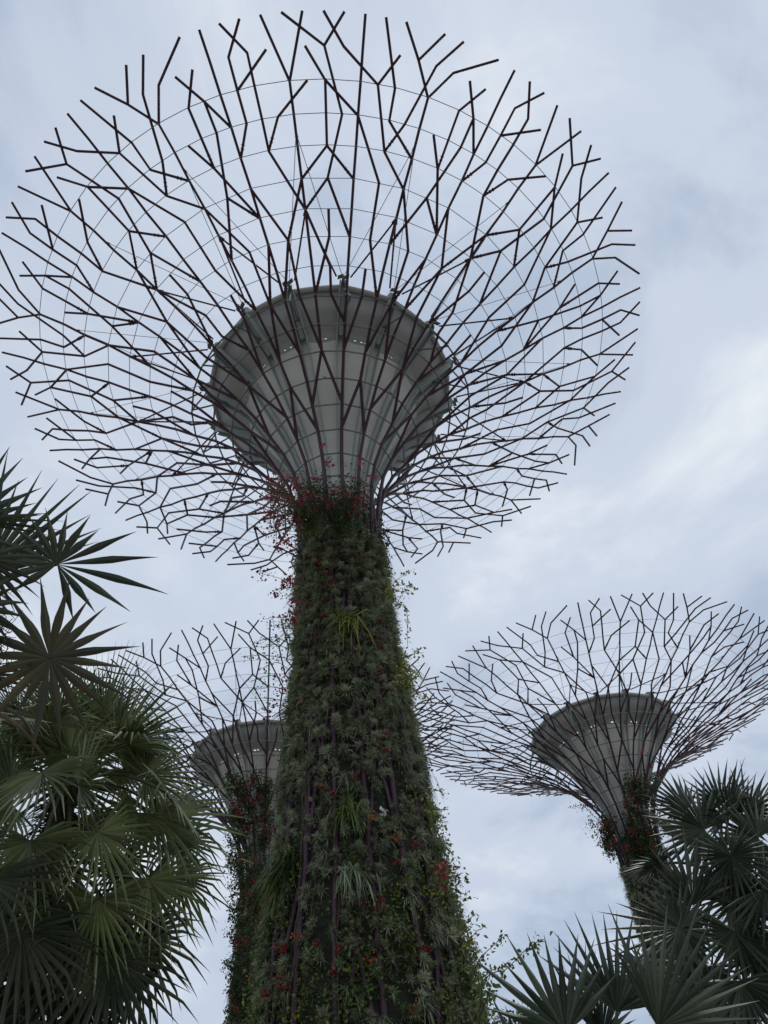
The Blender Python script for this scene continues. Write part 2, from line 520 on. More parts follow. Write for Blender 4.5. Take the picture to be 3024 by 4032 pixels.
def build_funnel(root):
    prof = smooth_prof(FUN, 24)
    a = Acc()
    # outer face, then a lip and the inner face so the shell has thickness
    full = np.concatenate([prof, [[3.60, 27.47]], (prof - np.array([0.07, -0.03]))[::-1]])
    v, f = ring_surface(full, 0.85, bulge=-0.03)
    a.add(v, f)
    fun = a.build('funnel', 'funnel', root)
    a = Acc()
    lip = [(5.05 + 0.15 * math.sin(t) , 28.72 - 0.13 * math.cos(t)) for t in np.linspace(-0.3, math.pi, 9)]
    inner = [(5.0, 28.84), (4.4, 28.34), (3.66, 27.66)]
    full = np.concatenate([SKIRT, lip, inner, [SKIRT[0]]])
    v, f = ring_surface(full, 0.8, bulge=0.02)
    a.add(v, f)
    sk = a.build('funnel_skirt', 'skirt', root)
    a = Acc()                                                    # band that closes the slot at the skirt, with small openings
    v, f = ring_surface(np.array([(3.50, 27.28), (3.645, 27.42), (3.70, 27.49), (3.80, 27.62)]), 0.85, n=256)
    f = f.reshape(3, 256, 4)
    keep = np.ones((3, 256), bool)
    for j in range(256):
        c_ = (j // 2) % 8
        if c_ == 0 and j % 2 or c_ == 7 and (j * 5) % 7 < 4 or (j * 5) % 23 == 3:
            keep[1, j] = False
    a.add(v, f[keep])
    a.build('slot_band', 'skirt', root)
    path = np.concatenate([prof[::3], [[3.72, 27.44]], [[4.42, 28.0]], [[5.12, 28.55]]])
    for m in range(16):
        j = 4 + 8 * m
        an = R(2.8125 * j)
        er = np.array([math.cos(an), math.sin(an), 0]); et = np.array([-math.sin(an), math.cos(an), 0])
        a = Acc()
        dp = np.gradient(path, axis=0); dp /= np.linalg.norm(dp, axis=1)[:, None]
        no = np.stack([dp[:, 1], -dp[:, 0]], -1)                 # outward of the funnel
        gap = np.interp(path[:, 0], [1.0, 3.6, 5.2], [0.09, 0.17, 0.13])
        dep = np.interp(path[:, 0], [1.0, 3.4, 3.8, 5.2], [0.07, 0.13, 0.26, 0.31])
        for sg in (-1, 1):                                       # two flanges side by side
            v = []
            for (r, h), n2, gp, d_ in zip(path, no, gap, dep):
                o = er * r + np.array([0, 0, h]) + et * gp * sg
                nn = er * n2[0] + np.array([0, 0, n2[1]])
                v += [o - et * 0.02 - nn * 0.05, o + et * 0.02 - nn * 0.05, o + et * 0.02 + nn * d_, o - et * 0.02 + nn * d_]
                v += []
            k = len(path)
            i0 = (np.arange(k - 1) * 4)[:, None]; q = np.arange(4)[None]; q2 = (q + 1) % 4
            fc = np.stack([i0 + q, i0 + q2, i0 + 4 + q2, i0 + 4 + q], -1).reshape(-1, 4)
            a.add(v, np.concatenate([fc, [[0, 3, 2, 1]], [[4 * k - 4, 4 * k - 3, 4 * k - 2, 4 * k - 1]]]), smooth=False)
        # cap plate along the outer edge of the deep part
        for i in range(len(path) - 3, len(path) - 1):
            p0 = er * (path[i, 0] + no[i, 0] * .12) + np.array([0, 0, path[i, 1] + no[i, 1] * .12])
            p1 = er * (path[i + 1, 0] + no[i + 1, 0] * .12) + np.array([0, 0, path[i + 1, 1] + no[i + 1, 1] * .12])
            a.box((p0 + p1) / 2, (p1 - p0) / 2, et * 0.09, np.cross(et, (p1 - p0) / np.linalg.norm(p1 - p0)) * 0.015)
        fin = a.build('fin', 'fin', root)
        # rounded lug with its bracket plates on top of the fin
        a = Acc()
        c0 = er * 5.02 + np.array([0, 0, 28.70])
        nseg = 14
        for sg in (-0.09, 0.09):
            v = [c0 + et * (sg + dd) + er * 0.36 * math.cos(t) + np.array([0, 0, 0.36 * math.sin(t)])
                 for dd in (-0.025, 0.025) for t in np.linspace(0, 2 * math.pi, nseg, endpoint=False)]
            q = np.arange(nseg)
            a.add(v, np.stack([q, (q + 1) % nseg, nseg + (q + 1) % nseg, nseg + q], -1))
            for base in (0, nseg):
                vv = v[base:base + nseg] + [c0 + et * (sg + (-0.025 if base == 0 else 0.025))]
                a.add(vv, np.stack([q, (q + 1) % nseg, np.full(nseg, nseg)], -1), smooth=False)
        tip = er * 5.5 + np.array([0, 0, 28.78])
        a.box((c0 + tip) / 2, (tip - c0) / 2, et * 0.05, np.array([0, 0, 0.06]))
        for sg in (-1, 1):
            a.box(tip + et * 0.11 * sg, er * 0.08, et * 0.11 + er * 0.05, np.array([0, 0, 0.015]))
        a.build('lug', 'rail', root)
        a = Acc()                                                # arms from the hoop to the fin
        nd = LP(7, j, -0.06)
        up = er * 5.18 + np.array([0, 0, 28.52]); lo = er * 4.35 + np.array([0, 0, 27.82])
        for tg in (up, lo):
            a.tube([nd + et * 0.16, tg + et * 0.02], 0.036, 6)
        a.box(lo, er * 0.06, et * 0.12, np.array([0, 0, 0.05]))
        a.build('support_arm', 'rail', root)
        a = Acc()
        for sg in (-1, 1):
            a.tube([tip + et * 0.28 * sg, LP(4, j + 4 * sg, -0.05)], 0.036, 6)
            nd = LP(4, j + 4 * sg, -0.05)
            a.tube([nd, nd + (tip - nd) * 0.06], 0.06, 5)
        a.build('strut', 'steel', root)
        a = Acc()
        top = tip + np.array([0, 0, 0.2])
        for sg in (-1, 1):
            nd = LP(1.5, j + 4 * sg, -0.05)
            a.tube([top + et * 0.06 * sg, nd], 0.0125, 4)
            a.tube([nd, nd + (top - nd) * 0.03], 0.035, 5)
        a.build('stay_cable', 'cable', root)
    a = Acc()
    a.tube([(0, 0, 20.2), (0, 0, 21.4)], 1.02, 48)
    a.build('neck_core', 'backing', root)
    a = Acc()
    a.lathe([(1.0, 19.0), (1.22, 19.0), (1.26, 19.06), (1.26, 19.48), (1.22, 19.55), (1.0, 19.55)], 48)
    a.build('ring_beam', 'concrete', root)
    for j in range(4):
        a = Acc()
        h = (20.35, 20.7, 21.05, 21.4)[j]
        a.tube([(1.34 * math.cos(t), 1.34 * math.sin(t), h) for t in np.linspace(0, 2 * math.pi, 33)], 0.025, 5, cap=False)
        a.build('neck_rail', 'rail', root)
    a = Acc()
    a.lathe([(2.55, 0.0), (2.12, 5.2), (1.72, 8.4), (1.5, 11.8), (1.28, 13.6), (1.15, 16), (1.08, 19.0), (1.02, 20.3)], 48)
    a.build('trunk_core', 'concrete', root)
    a = Acc()
    hs = np.linspace(0.05, 19.3, 24)
    a.lathe(np.stack([trunk_r(hs) - 0.13, hs], -1), 64)
    a.build('planting_panel', 'backing', root)


# ------------------------------------------------------------------ trunk planting
def vnoise(x, y, seed):
    r_ = np.random.default_rng(seed)
    o = 0
    for k in range(6):
        kx, ky, ph = r_.normal() * 1.0, r_.normal() * 0.8, r_.random() * 6.28
        o = o + np.sin(kx * x + ky * y + ph)
    return o / 2.4


def surf_pt(th, h, off):
    r = trunk_r(h) + off
    return np.stack([r * np.cos(th), r * np.sin(th), h], -1), np.stack([np.cos(th), np.sin(th), 0 * th], -1)


def cone_dirs(nrm, n, spread, up):
    """n directions per normal, spread round it, biased up or down"""
    k = len(nrm)
    d = nrm[:, None, :] + RNG.normal(size=(k, n, 3)) * spread
    d[:, :, 2] += up
    return d


def tufts(a, th, h, n, L, W, spread, up, sag, mi, off=-0.05, lvar=0.3):
    p, nr = surf_pt(th, h, off)
    k = len(p)
    d = cone_dirs(nr, n, spread, up).reshape(-1, 3)
    base = np.repeat(p, n, 0) + RNG.normal(size=(k * n, 3)) * 0.02
    sz = np.repeat((1 + RNG.normal(size=k) * 0.22) * np.interp(h, [3, 9, 14], [0.74, 0.86, 1.0]), n)
    tint = np.clip(np.repeat(RNG.random(k), n) * 0.7 + RNG.random(k * n) * 0.3, 0, 1)
    a.blades(base, d, L * sz * (1 + RNG.normal(size=k * n) * lvar * 0.5), W * sz, sag, mi, tint)


def clumps(a, c, n, spread, size, mi):
    """leaf clumps: n leaves gaussian round each centre"""
    k = len(c)
    p = np.repeat(c, n, 0) + RNG.normal(size=(k * n, 3)) * np.asarray(spread)
    tint = np.clip(np.repeat(RNG.random(k), n) * 0.6 + RNG.random(k * n) * 0.4, 0, 1)
    a.leaves(p, size * (0.7 + 0.6 * RNG.random(k * n)), mi, tint=tint)


PL_M = ['silver', 'rosette', 'green', 'lime', 'darkgreen', 'moss', 'red', 'stem']


def pole_dist(th, h):
    """angular distance (m) to the nearest of the trunk ribs"""
    j = np.degrees(th) / 2.8125
    dj = (j - 4 + 4) % 8 - 4
    return np.abs(dj) * R(2.8125) * trunk_r(h)


def planting(root, seed, dens, th_c, dark=False, htop=19.3):
    """th_c: local azimuth that faces the camera; the far side is planted more thinly"""
    a = Acc()
    rows = np.arange(0.3, htop, 0.31)
    TH_, HH = [], []
    for i, h in enumerate(rows):
        n = int(2 * np.pi * trunk_r(h) / 0.335 * dens)
        t = np.linspace(0, 2 * np.pi, n, endpoint=False) + RNG.random() * 6 + RNG.normal(size=n) * 0.05
        TH_.append(t); HH.append(h + RNG.normal(size=n) * 0.07)
    th = np.concatenate(TH_); h = np.clip(np.concatenate(HH), 0.1, htop + 0.1)
    s = th * trunk_r(h)
    nz = vnoise(s * 0.9, h * 0.5, seed)
    nb = vnoise(s * 1.6 + 9, h * 0.8, seed + 1)
    facing = np.cos(th - th_c)
    keep = (facing > -0.35) | (RNG.random(len(th)) < 0.35)
    shown = (vnoise(s * 0.15 + np.round(np.degrees(th) / 22.5) * 3.1, h * 0.55, seed + 2) > 0.62)
    off_pole = ~((pole_dist(th, h) < 0.16) & shown)
    ok = keep & off_pole
    leafy = (nz + np.interp(h, [0, 6, 8.5, 12, 20], [1.4, 0.95, 0.3, -0.25, -0.45]) > 0.55)
    gap = (nb > 1.5) & (h > 9)
    tuft = ok & (~leafy | (RNG.random(len(th)) < 0.45)) & ~gap
    tufts(a, th[tuft], h[tuft], 84, 0.225, 0.018, 0.95, 0.50, 0.25, 0, off=0.0)
    lf = ok & leafy
    c, nr = surf_pt(th[lf], h[lf], 0.03)
    sel = RNG.random(len(c))
    for lo, hi, mi in ((0, .64, 2), (.64, .82, 3), (.82, 1, 4)):
        q = (sel >= lo) & (sel < hi)
        if q.any():
            clumps(a, c[q], 30, (0.13, 0.13, 0.16), 0.088, mi)
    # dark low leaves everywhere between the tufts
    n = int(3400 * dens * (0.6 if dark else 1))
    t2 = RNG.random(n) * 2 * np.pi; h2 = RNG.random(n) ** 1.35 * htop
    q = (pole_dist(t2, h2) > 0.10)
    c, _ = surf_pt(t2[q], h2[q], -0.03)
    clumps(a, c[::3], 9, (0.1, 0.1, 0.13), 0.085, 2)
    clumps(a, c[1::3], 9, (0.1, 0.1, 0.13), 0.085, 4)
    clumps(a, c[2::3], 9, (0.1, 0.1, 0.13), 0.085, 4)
    # grassy fringes that hang outward: arching strap leaves
    n = int(130 * dens)
    t3 = RNG.random(n) * 2 * np.pi; h3 = RNG.random(n) ** 0.8 * htop
    tufts(a, t3, h3, 34, 0.45, 0.024, 0.5, 0.4, 0.9, 1)
    # leaves climbing up between the ribs of the neck
    n = int(420 * dens)
    t5 = RNG.random(n) * 2 * np.pi; h5 = 19.1 + 1.9 * RNG.random(n) ** 1.5
    r5 = 1.22 + 0.3 * RNG.random(n)
    clumps(a, np.stack([r5 * np.cos(t5), r5 * np.sin(t5), h5], -1), 12, (0.13, 0.13, 0.15), 0.10, 4)
    # thread-like hanging moss
    n = int(90 * dens)
    t4 = RNG.random(n) * 2 * np.pi; h4 = RNG.random(n) * htop
    q = vnoise(t4 * 3, h4 * .3, seed + 5) > 0.4
    p, nr = surf_pt(t4[q], h4[q], 0.05)
    k = len(p)
    if k:
        d = np.repeat(nr, 40, 0) * 0.15 + RNG.normal(size=(k * 40, 3)) * 0.1 + np.array([0, 0, -1.0])
        a.blades(np.repeat(p, 40, 0) + RNG.normal(size=(k * 40, 3)) * (0.12, 0.12, 0.3), d, 0.9, 0.012, 0.1, 5)
    # thin brown climber stems running up the planting
    for q in range(26):
        t = RNG.random() * 2 * np.pi; h0 = RNG.random() * 14; hs = np.linspace(h0, h0 + 2 + RNG.random() * 4, 12)
        tt = t + np.cumsum(RNG.normal(size=12) * 0.02)
        p, _ = surf_pt(tt, np.minimum(hs, htop), 0.04)
        a.tube(p, 0.014, 4, 7)
    o = a.build('planting', PL_M, root)
    o['kind'] = 'stuff'
    return o


def rosette_mesh(i, m='rosette', n=44, L=0.46, up=0.45, sag=0.95, W=0.024):
    a = Acc()
    nr = np.tile(np.array([[1.0, 0, 0]]), (1, 1))
    d = cone_dirs(nr, n, 0.5, up).reshape(-1, 3)
    a.blades(RNG.normal(size=(n, 3)) * 0.02, d, L * (1 + RNG.normal(size=n) * 0.15), W, sag, 0)
    return a.mesh('air_plant', m)


def blossom_mesh(m, n=44, s=0.085, sz=0.07):
    a = Acc()
    p = RNG.normal(size=(n, 3)) * (s, s, s * 0.8) * 0.62
    a.leaves(p, sz * (0.7 + 0.6 * RNG.random(n)), 0, up=0.0, asp=0.85)
    q = RNG.normal(size=(14, 3)) * s * 0.6
    a.leaves(q, 0.07, 1, up=0.3)
    return a.mesh('flower_cluster', [m, 'green'])


def put(mesh, name, root, loc, rz, sc):
    o = bpy.data.objects.new(name, mesh)
    COL.objects.link(o); o.parent = root
    o.location = loc; o.rotation_euler = (0, 0, rz); o.scale = (sc, sc, sc)
    return o


# positions: axis points on the ground and the turn of each lattice
def tree_pose(x, y, deg):
    X = np.array([x, y]) * U
    return X, math.atan2(-X[1], -X[0]) + R(deg)


TREES = [tree_pose(-0.1377, 1.6107, -3.712), tree_pose(-0.869, 4.161, -11.39), tree_pose(1.162, 4.326, 15.42)]


def to_local(k, p):
    X, rz = TREES[k]
    q = np.asarray(p, float) - np.array([X[0], X[1], 0])
    c, s = math.cos(-rz), math.sin(-rz)
    return np.stack([q[..., 0] * c - q[..., 1] * s, q[..., 0] * s + q[..., 1] * c, q[..., 2]], -1)


def on_trunk(k, px, py, off=0.08):
    """where the sight line through photo point (px,py) meets the planted trunk of tree k (local coords)"""
    d = at(px, py, 1.0) - EYE
    t = np.linspace(8, 75, 6000)
    p = EYE + d * t[:, None]
    q = to_local(k, p)
    f = np.hypot(q[:, 0], q[:, 1]) - (np.interp(q[:, 2], np.concatenate([TH, LH[::-1][1:]]), np.concatenate([TR, LR[::-1][1:]])) + off)
    i = np.argmax(f < 0)
    return q[i] if f[i] < 0 else None


SUPER = thing('supertree', 'tallest and nearest planted tower with purple branching canopy, in front at centre', 'garden tower',
              (TREES[0][0][0], TREES[0][0][1], 0), TREES[0][1], 'planted towers with branching canopies')
build_canopy(SUPER)
build_funnel(SUPER)
FIX = list(SUPER.children)
OTHERS = []
for k, lab in ((1, 'smaller planted tower half hidden behind the tallest one and the left fan palm'),
               (2, 'planted tower with open branching canopy standing alone against sky behind right palms')):
    o = thing('supertree', lab, 'garden tower', (TREES[k][0][0], TREES[k][0][1], 0), TREES[k][1], 'planted towers with branching canopies')
    for ch in FIX:
        copy_tree(ch, o)
    OTHERS.append(o)


def facing(k):
    X, rz = TREES[k]
    return math.atan2(-X[1], -X[0]) - rz


planting(SUPER, 11, 1.25, facing(0))
planting(OTHERS[0], 23, 0.8, facing(1), True)
planting(OTHERS[1], 31, 0.8, facing(2), True)

# larger rosettes, one part each
ROS = [rosette_mesh(i) for i in range(3)] + [rosette_mesh(9, 'silver', 44, 0.42, 0.5, 0.7, 0.024), rosette_mesh(8, 'rosette', 36, 0.6, 0.55, 1.05, 0.028)]
for i in range(98):
    th = facing(0) + (RNG.random() - 0.5) * 2.7
    h = 4.2 + 14.6 * RNG.random() ** 1.1
    p, _ = surf_pt(np.array([th]), np.array([h]), 0.02)
    put(ROS[i % 5], 'air_plant', SUPER, p[0], th + RNG.normal() * 0.2, 0.5 + 0.35 * RNG.random())

BLO = [blossom_mesh('red') for _ in range(4)]
BLO_O = [blossom_mesh('orange', 30, 0.13) for _ in range(2)]
ZA = [(668, 178), (700, 262), (840, 290), (890, 312), (668, 350), (678, 397), (765, 345), (715, 432), (822, 456), (703, 508), (780, 490), (755, 495), (693, 605), (620, 627), (615, 718), (650, 855), (1010, 852), (1080, 735), (1080, 900), (880, 955), (550, 1105), (1065, 1072), (1135, 1190), (573, 1270), (1110, 1475), (1110, 1580), (1070, 1545), (610, 320), (715, 310), (700, 695), (967, 303), (990, 100)]
ZB = [(768, 62), (758, 90), (575, 142), (627, 168), (1085, 447), (983, 548), (905, 745), (895, 792), (795, 780), (1195, 580), (545, 990), (330, 1005), (370, 1010), (365, 1040), (675, 1018), (630, 1145), (385, 1220), (345, 1228), (272, 1272), (355, 1172), (1147, 1015)]
pts = [(850 + x * .6028, 2000 + y * .6028, 0.72) for x, y in ZA] + [(850 + x * .7233, 3000 + y * .7233, 0.9) for x, y in ZB]
for i, (x, y, s) in enumerate(pts):
    q = on_trunk(0, x, y, 0.12)
    if q is not None:
        put(BLO[i % 4], 'flower_cluster', SUPER, q, RNG.random() * 6, 0.78 * s * (0.7 + 0.6 * RNG.random()))
for i, (x, y) in enumerate([(840, 1075), (1080, 1355), (978, 415), (850, 300), (440, 950)]):
    q = on_trunk(0, 850 + x * .7233, 3000 + y * .7233, 0.12)
    if q is not None:
        put(BLO_O[i % 2], 'flower_cluster', SUPER, q, RNG.random() * 6, 0.8)
q = on_trunk(0, 1100 + 975 * .422, 2900 + 678 * .422, 0.15)
a = Acc(); a.leaves(RNG.normal(size=(9, 3)) * 0.05 + q, 0.11, 0, asp=0.8); a.build('white_orchid', 'white', SUPER)


# ------------------------------------------------------------------ climbers (plants of their own)
def climber(name, label, cat, stems, leaf='green', leaf_n=26, leaf_s=0.09, spread=0.10, flowers=None, fl_n=0, fl_m='red', fl_s=0.085, group=None, stem_r=0.012, fl_spread=0.12):
    """stems: lists of world points (root first); leaves sit along them, flowers round the given centres"""
    root_p = np.asarray(stems[0][0], float)
    t = thing(name, label, cat, tuple(root_p), 0, group or {'vine': 'leafy vines on the tallest tower', 'bougainvillea': 'flowering climbers on the towers'}[name])
    s = Acc(); lv = Acc()
    for st in stems:
        p = smooth_prof3(np.asarray(st, float) - root_p, 6 * len(st))
        p = p + np.cumsum(RNG.normal(size=p.shape) * 0.006, 0)
        s.tube(p, np.linspace(stem_r, stem_r * 0.45, len(p)), 4)
        ln = np.sum(np.linalg.norm(np.diff(p, axis=0), axis=1))
        n = max(4, int(leaf_n * ln))
        u = RNG.random(n) * (len(p) - 1)
        i = np.minimum(u.astype(int), len(p) - 2)
        c = p[i] + (p[i + 1] - p[i]) * (u - i)[:, None] + RNG.normal(size=(n, 3)) * spread
        lv.leaves(c, leaf_s * (0.6 + 0.8 * RNG.random(n)), 0, up=0.5)
    s.build('stem', 'stem', t)
    lv.build('foliage', leaf, t)
    if flowers is not None and len(flowers):
        f = Acc()
        for c in flowers:
            k = max(6, int(fl_n * (0.5 + RNG.random())))
            f.leaves(np.asarray(c) - root_p + RNG.normal(size=(k, 3)) * fl_spread * (0.6 + 0.8 * RNG.random()), fl_s * (0.7 + 0.6 * RNG.random(k)), 0, up=0.1, asp=0.85)
        f.build('blossoms', fl_m, t)
    return t


def smooth_prof3(p, n):
    if len(p) < 3:
        t = np.linspace(0, 1, n)[:, None]
        return p[0] * (1 - t) + p[-1] * t
    return smooth_prof(p, n)


def zpt(z, x, y, d):
    return at(z[0] + x * z[2], z[1] + y * z[2], d)


ZN = (1000, 1850, 700 / 1659)
# bougainvillea spilling at the neck of the tallest tower
st, fl = [], []
rootn = zpt(ZN, 560, 560, 24.2)
for k in range(30):
    x = 90 + RNG.random() * 420; y = 60 + RNG.random() * 480
    e = zpt(ZN, x, y, 23.4 + RNG.random() * 1.4)
    m = zpt(ZN, (x + 560) / 2 + RNG.normal() * 40, (y + 560) / 2 - 60 + RNG.normal() * 40, 23.8)
    st.append([rootn, m, e])
    fl.append(e + RNG.normal(size=3) * (0.2, 0.2, 0.2))
for x, y in [(150, 110), (260, 80), (390, 95), (430, 150), (330, 290), (100, 260), (60, 340), (160, 400), (230, 430), (150, 520), (200, 520), (140, 585), (280, 640), (340, 640), (210, 690), (310, 715), (80, 960), (290, 1050), (350, 1045), (215, 1140), (420, 330), (470, 250), (520, 210), (580, 90)]:
    fl.append(zpt(ZN, x, y, 23.3))
climber('bougainvillea', 'mass of crimson bougainvillea spilling left from the neck of the tallest tower', 'climbing plant', st, 'green', 34, 0.085, 0.15, fl, 18, fl_spread=0.11)
st, fl = [], []
rootn = zpt(ZN, 800, 620, 23.8)
for k in range(22):
    x = 470 + RNG.random() * 600; y = 10 + RNG.random() * 420
    e = zpt(ZN, x, y, 23.3 + RNG.random() * 0.8)
    st.append([rootn, zpt(ZN, (x + 800) / 2, (y + 620) / 2 - 30, 23.5), e])
    st.append([zpt(ZN, x, y + 260, 23.4), zpt(ZN, x + 10, y + 120, 23.5), e])
for x, y in [(760, 170), (765, 205), (935, 60), (940, 290), (1010, 260), (1020, 290), (675, 290), (610, 240), (580, 345), (790, 340), (935, 385), (820, 95), (850, 235), (1060, 490), (1045, 170), (600, 295), (720, 320), (885, 150), (1110, 60), (440, -250), (640, -240), (545, -30), (700, -60), (880, -50), (1010, -60), (1120, -150)]:
    fl.append(zpt(ZN, x, y, 23.1))
climber('bougainvillea', 'red and green climber round the front of the tallest tower under its pale funnel', 'climbing plant', st, 'darkgreen', 44, 0.085, 0.18, fl[::2] + fl[1:8:2], 13, fl_spread=0.08)

Z2 = (850, 2000, 1000 / 1659)
# pale leafy shoots on the right edge of the trunk
climber('vine', 'yellow green leafy shoots reaching right just below the tallest tower canopy', 'vine',
        [[zpt(Z2, 1120, 560, 21), zpt(Z2, 1190, 470, 20.7), zpt(Z2, 1285, 408, 20.5)], [zpt(Z2, 1120, 560, 21), zpt(Z2, 1200, 505, 20.7), zpt(Z2, 1300, 522, 20.4)],
         [zpt(Z2, 1120, 600, 21), zpt(Z2, 1190, 550, 20.6), zpt(Z2, 1270, 560, 20.4)], [zpt(Z2, 1130, 500, 21), zpt(Z2, 1170, 560, 20.8), zpt(Z2, 1180, 640, 20.6)]], 'lime', 60, 0.085, 0.07)
climber('vine', 'thin leafy strand hanging straight down beside right edge of the tallest tower', 'vine',
        [[zpt(Z2, 1175, 640, 20.4), zpt(Z2, 1240, 650, 20.2), zpt(Z2, 1250, 760, 20.0), zpt(Z2, 1255, 920, 19.8)]], 'green', 52, 0.075, 0.035)
climber('vine', 'lime leafy clump and short shoot on right edge halfway up the tallest tower', 'vine',
        [[zpt(Z2, 1220, 1010, 19), zpt(Z2, 1280, 945, 18.8), zpt(Z2, 1355, 938, 18.7)], [zpt(Z2, 1220, 1020, 19), zpt(Z2, 1280, 1100, 18.8), zpt(Z2, 1310, 1110, 18.7)],
         [zpt(Z2, 1220, 1020, 19), zpt(Z2, 1200, 1080, 18.8), zpt(Z2, 1190, 1170, 18.7)], [zpt(Z2, 1240, 1150, 18.8), zpt(Z2, 1310, 1210, 18.6), zpt(Z2, 1375, 1265, 18.5)]], 'lime', 60, 0.085, 0.07)
Z3 = (850, 3000, 1200 / 1659)
climber('vine', 'yellow leaved vine on right edge of the tallest tower beside the far canopy', 'vine',
        [[zpt(Z3, 1150, 230, 17.6), zpt(Z3, 1190, 150, 17.4), zpt(Z3, 1245, 175, 17.3)], [zpt(Z3, 1170, 260, 17.5), zpt(Z3, 1210, 310, 17.3), zpt(Z3, 1265, 330, 17.2)],
         [zpt(Z3, 1170, 260, 17.5), zpt(Z3, 1215, 260, 17.3), zpt(Z3, 1250, 262, 17.2)], [zpt(Z3, 1190, 360, 17.5), zpt(Z3, 1230, 420, 17.2), zpt(Z3, 1265, 460, 17.2)]], 'lime', 46, 0.08, 0.05)
climber('vine', 'green vine with crimson flowers bulging from lower right edge of the tallest tower', 'vine',
        [[zpt(Z3, 1200, 640, 16.5), zpt(Z3, 1260, 550, 16.3), zpt(Z3, 1300, 530, 16.2)], [zpt(Z3, 1210, 650, 16.5), zpt(Z3, 1290, 620, 16.2), zpt(Z3, 1350, 610, 16.2)],
         [zpt(Z3, 1220, 660, 16.5), zpt(Z3, 1300, 690, 16.2), zpt(Z3, 1365, 725, 16.2)], [zpt(Z3, 1200, 640, 16.5), zpt(Z3, 1270, 640, 16.2), zpt(Z3, 1340, 660, 16.1)]], 'green', 60, 0.085, 0.08,
        [zpt(Z3, 1250, 580, 16.1), zpt(Z3, 1237, 620, 16.1), zpt(Z3, 1283, 637, 16.1), zpt(Z3, 1255, 590, 16.1)], 11, fl_spread=0.07)
climber('vine', 'pale leafed shoot pointing up right from lower right edge of the tallest tower', 'vine',
        [[zpt(Z3, 1350, 1000, 15.4), zpt(Z3, 1390, 960, 15.2), zpt(Z3, 1430, 920, 15.1), zpt(Z3, 1470, 890, 15.0)], [zpt(Z3, 1340, 920, 15.4), zpt(Z3, 1380, 860, 15.2), zpt(Z3, 1425, 830, 15.1)],
         [zpt(Z3, 1360, 990, 15.4), zpt(Z3, 1410, 990, 15.2), zpt(Z3, 1430, 1030, 15.1)]], 'lime', 42, 0.08, 0.04)
climber('vine', 'longest arching vine at bottom right of the tallest tower, hung with heart leaves', 'vine',
        [[zpt(Z3, 1440, 1400, 14.6), zpt(Z3, 1450, 1220, 14.3), zpt(Z3, 1500, 1140, 14.1), zpt(Z3, 1590, 1100, 13.9), zpt(Z3, 1700, 1000, 13.8), zpt(Z3, 1790, 960, 13.7)],
         [zpt(Z3, 1440, 1400, 14.6), zpt(Z3, 1480, 1280, 14.2), zpt(Z3, 1500, 1240, 14.1)], [zpt(Z3, 1420, 1420, 14.6), zpt(Z3, 1460, 1320, 14.2), zpt(Z3, 1500, 1200, 14.0)]], 'green', 60, 0.085, 0.045)
climber('vine', 'shorter arching vine just above the longest one at bottom right of the tower', 'vine',
        [[zpt(Z3, 1400, 1180, 14.9), zpt(Z3, 1430, 1080, 14.6), zpt(Z3, 1500, 1010, 14.4), zpt(Z3, 1580, 955, 14.3)], [zpt(Z3, 1400, 1200, 14.9), zpt(Z3, 1440, 1170, 14.6), zpt(Z3, 1520, 1125, 14.4)]], 'green', 52, 0.075, 0.04)
# thin sprays left of the trunk, over the far canopy
sp = []
for x, y in [(170, 965), (265, 870), (325, 735), (225, 1135), (240, 1240), (290, 1055), (380, 770), (285, 1300), (350, 880), (400, 860), (300, 920), (260, 1180)]:
    e = zpt(Z2, x, y, 19.0)
    sp.append([zpt(Z2, 505, min(max(y + 30, 800), 1300), 19.6), zpt(Z2, (x + 505) / 2, y - 12 + RNG.normal() * 15, 19.2), e])
climber('vine', 'thin sprays of small leaves reaching left from tallest tower across the rear canopy', 'vine', sp, 'green', 34, 0.07, 0.06,
        [zpt(Z2, 385, 1290, 19.0), zpt(Z2, 425, 1090, 19.0), zpt(Z2, 340, 1350, 19.0), zpt(Z2, 430, 1195, 19.0)], 10, fl_spread=0.06)
climber('bougainvillea', 'loose red flowered sprays on left edge of tallest tower below its canopy', 'climbing plant',
        [[zpt(Z2, 530, 520, 21.4), zpt(Z2, 470, 470, 21), zpt(Z2, 310, 420, 20.6)], [zpt(Z2, 530, 560, 21.4), zpt(Z2, 470, 520, 21), zpt(Z2, 400, 550, 20.8)],
         [zpt(Z2, 520, 760, 20.9), zpt(Z2, 480, 690, 20.7), zpt(Z2, 445, 720, 20.6)], [zpt(Z2, 520, 790, 20.9), zpt(Z2, 440, 790, 20.6), zpt(Z2, 350, 740, 20.4)]], 'green', 30, 0.075, 0.08,
        [zpt(Z2, x, y, 20.7) for x, y in [(308, 425), (452, 487), (490, 480), (400, 550), (465, 690), (500, 680), (460, 735), (505, 740), (445, 195), (400, 235), (500, 610), (525, 640)]], 18, fl_spread=0.09)


def hanging_fern(label, p, L, n, m, k=0):
    t = thing('fern', label, 'fern', tuple(p), 0, 'ferns on the tallest tower')
    X, rz = TREES[0]
    nr = (np.asarray(p)[:2] - X); nr = nr / np.linalg.norm(nr); nr3 = np.array([[nr[0], nr[1], 0]])
    a = Acc()
    d = cone_dirs(nr3 * 0.55, n, 0.34, -0.35).reshape(-1, 3)
    a.blades(RNG.normal(size=(n, 3)) * (0.16, 0.16, 0.06), d, L * (0.7 + 0.5 * RNG.random(n)), 0.045, 0.9, 0)
    a.build('fronds', m, t)
    a = Acc()
    a.blades(RNG.normal(size=(24, 3)) * 0.08, cone_dirs(nr3 * 0.4, 24, 0.4, 0.6).reshape(-1, 3), 0.4, 0.05, 0.3, 0)
    a.build('crown', 'green', t)


